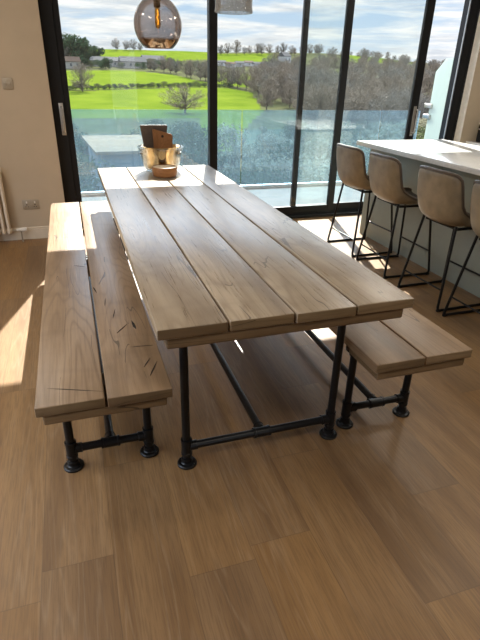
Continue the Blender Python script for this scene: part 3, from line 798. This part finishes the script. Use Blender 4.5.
# shrubs below the balcony
SL = ['pale leafy shrub on the slope below the balcony', 'olive shrub on the slope below the balcony', 'dark green shrub on the slope below the balcony']
SG = ['pale shrubs below', 'olive shrubs below', 'dark shrubs below']
for i in range(170):
    u = R.uniform(-.06, .95); y = 13*(70/13)**R.random()
    top = R.uniform(-.17, -.085) if y < 34 else R.uniform(-.115, -.07)
    if u < .25 and y < 34: top = R.uniform(-.21, -.165) if u > -.01 else R.uniform(-.16, -.10)
    if .255 < u < .32 and y > 40: continue
    h = min(4.8, max(1.2, EYE+top*y-hill(u*y, y)))
    g = R.random(); k = (0 if g < .45 else 1 if g < .75 else 2) if u > .25 else (2 if g < .6 else 1)
    plant(SHRUBS[k], u, y, h, 3, SL[k], SG[k], 1.2, gap=.62)

# buildings
M['render'] = simple('pale_render', (0.150, 0.141, 0.126), .95, spec=.05); M['slate'] = simple('slate_roof', (0.054, 0.053, 0.053), .95, spec=.05, var=.15, scale=2)
M['tinroof'] = simple('weathered_pale_roof', (.19, .115, .062), .95, spec=.05, var=.15, scale=2); M['white'] = simple('white_painted', (0.252, 0.252, 0.252), .95, spec=.05); M['rust'] = simple('brown_roof', (0.066, 0.045, 0.033), .95, spec=.05)
M['pane'] = simple('dark_window_glass', (.03, .035, .04), .1)
def house(name, label, cat, x, y, w, d, h, rh, wall, roof, rz=0, group=None, dz=0, win=True):
    o = thing(name, label, cat, (x, y, hill(x, y)-.2+dz), rz, group)
    MB().box(-w/2, w/2, -d/2, d/2, -1.5, h).build('walls', wall, o, smooth=False)
    r = MB(); e = .25
    My = Matrix(((0, 0, 1, 0), (1, 0, 0, 0), (0, 1, 0, 0), (0, 0, 0, 1)))
    r.prism([(-d/2-e, h-.06), (d/2+e, h-.06), (d/2+e, h+.06), (0, h+rh), (-d/2-e, h+.06)], -w/2-e, w/2+e, 0, My)
    r.build('roof', roof, o, smooth=False)
    if win:
        k = max(1, int(w/3))
        for i in range(k):
            xx = -w/2+(i+.5)*w/k
            MB().box(xx-.45, xx+.45, -d/2-.03, -d/2+.02, h*.35, h*.75).build('window', M['pane'], o, smooth=False)
    return o
def hx(u, y): return u*y, y
house('house', 'neighbouring house with a pale weathered flat roof just below the balcony', 'house', 2.25, 25.2, 2.5, 5.6, -1.58-(hill(2.25, 25.2)-.2), .06, M['render'], M['tinroof'], .06)
house('garden_shed', 'small white shed beside the pale-roofed house below', 'shed', 4.35, 21.5, 1.3, 1.2, 1.6, .3, M['white'], M['white'], .2, dz=.3)
for i, (u, y, w, h, rh, ro, lb_) in enumerate([(.075, 296, 24, 2.6, 2.0, 'slate', 'long grey-roofed farm barn above the left field'),
        (.122, 288, 13, 3, 2.4, 'slate', 'grey-roofed farmhouse just left of the globe pendant\'s base'),
        (.015, 276, 9, 3, 2.2, 'rust', 'brown-roofed cottage among the trees at the far left'),
        (.158, 305, 12, 3, 2.2, 'slate', 'grey-roofed cottage below the globe pendant')]):
    house('farm_building', lb_, 'building', u*y, y, w, 8, h, rh, M['render'], M[ro], .05*i, 'farm buildings on the left hill')
for i in range(9):
    u = .268+.018*i; y = 312+6*math.sin(i*2.1)
    house('lodge', 'small pale lodge in the row along the middle hillside', 'lodge', u*y, y, 5.2, 4, 2.0, 1.1, M['white'], M['slate'] if i % 2 else M['rust'], 0, 'lodges along the middle hill', win=True)
house('house', 'white gabled house at the right end of the lodge row', 'house', .413*340, 340, 7, 6, 4, 2.6, M['white'], M['slate'], .5)

# ------------------------------------------------------------------ light
d = Vector((-.369, -1.30, -1.0)).normalized()
sun = bpy.data.lights.new('sun', 'SUN'); sun.energy = 25.0; sun.color = (1, .95, .87); sun.angle = .0093
so_ = link(bpy.data.objects.new('sun', sun)); so_.rotation_euler = d.to_track_quat('-Z', 'Y').to_euler(); so_.location = (4, 12, 9)

w = bpy.data.worlds.new('sky'); S.world = w; w.use_nodes = True
nt = w.node_tree; nt.nodes.clear()
out = nt.nodes.new('ShaderNodeOutputWorld'); bg = nt.nodes.new('ShaderNodeBackground')
tc = nt.nodes.new('ShaderNodeTexCoord'); sp = N(nt, 'ShaderNodeSeparateXYZ'); nt.links.new(tc.outputs['Generated'], sp.inputs[0])
z = sp.outputs[2]
base = ramp(nt, z, [(.0, (.86, .91, .97)), (.05, (.70, .83, .97)), (.12, (.50, .71, .95)), (.5, (.30, .5, .85))]).outputs[0]
mp = N(nt, 'ShaderNodeMapping'); mp.inputs['Scale'].default_value = (3.0, 3.0, 26.0); nt.links.new(tc.outputs['Generated'], mp.inputs[0])
cn = N(nt, 'ShaderNodeTexNoise', Scale=1.7, Detail=6.0, Roughness=.55, Distortion=.3); nt.links.new(mp.outputs[0], cn.inputs['Vector'])
cl = ramp(nt, cn.outputs['Fac'], [(.40, (0, 0, 0)), (.56, (1, 1, 1))]).outputs[0]
cn2 = N(nt, 'ShaderNodeTexNoise', Scale=3.1, Detail=5.0, Roughness=.6); nt.links.new(mp.outputs[0], cn2.inputs['Vector'])
ccol = ramp(nt, cn2.outputs['Fac'], [(.36, (.74, .79, .85)), (.55, (1.12, 1.11, 1.1))]).outputs[0]
skyc = mixc(nt, cl, base, ccol)
nt.links.new(skyc, bg.inputs[0])
st_ = ramp(nt, z, [(.0, (1, 1, 1)), (.14, (1, 1, 1)), (.30, (5.5, 5.5, 5.5))])
nt.links.new(st_.outputs[0], bg.inputs[1]); nt.links.new(bg.outputs[0], out.inputs[0])

# ceiling lamps added to brighten the dining end and the kitchen
for i, (x, y) in enumerate([(-1.1, 2.1), (-1.1, 3.7), (3.2, 2.1), (3.2, 3.7), (-1.1, .3), (1.1, .1), (3.2, .3)]):
    o = thing('ceiling_fill', 'unseen added ceiling downlight', 'light', (x, y, CZ), group='added fill lamps')
    MB().lathe([(.04, 0), (.055, 0), (.055, -.006), (.04, -.008), (.04, 0)], (0, 0, 0), 24).build('bezel', M['chrome'], o)
    MB().lathe([(0, -.003), (.04, -.003), (.04, -.001), (0, -.001)], (0, 0, 0), 24).build('lens', M['fill'], o)
    L = bpy.data.lights.new('fill', 'AREA'); L.shape = 'DISK'; L.size = .5; L.energy = 17 if y > 1 else 11; L.color = (1, .93, .82)
    lo_ = link(bpy.data.objects.new('fill', L)); lo_.location = (x, y, CZ-.03)

# ------------------------------------------------------------------ camera
cam = bpy.data.cameras.new('camera'); co = link(bpy.data.objects.new('camera', cam)); S.camera = co
pitch, yaw, roll = .4622, .3242, .0251
cp, sn = math.cos(pitch), math.sin(pitch)
fw = Vector((math.sin(yaw)*cp, math.cos(yaw)*cp, -sn)); r_ = Vector((math.cos(yaw), -math.sin(yaw), 0)); u_ = r_.cross(fw)
r2 = r_*math.cos(roll)+u_*math.sin(roll); u2 = -r_*math.sin(roll)+u_*math.cos(roll)
mw = Matrix((r2, u2, -fw)).transposed().to_4x4(); mw.translation = Vector((0, 0, EYE)); co.matrix_world = mw
cam.sensor_fit = 'VERTICAL'; cam.sensor_height = 24.0; cam.sensor_width = 18.0; cam.lens = 491.9/640*24
cam.clip_start = .05; cam.clip_end = 4000

S.view_settings.view_transform = 'Standard'; S.view_settings.look = 'None'; S.view_settings.gamma = 1
S.view_settings.exposure = 0.0; S.view_settings.use_curve_mapping = False
cy = S.cycles
cy.use_denoising = True; cy.max_bounces = 10; cy.diffuse_bounces = 6; cy.glossy_bounces = 6; cy.transparent_max_bounces = 32
cy.transmission_bounces = 8; cy.caustics_reflective = False; cy.caustics_refractive = False
cy.sample_clamp_indirect = 6.0
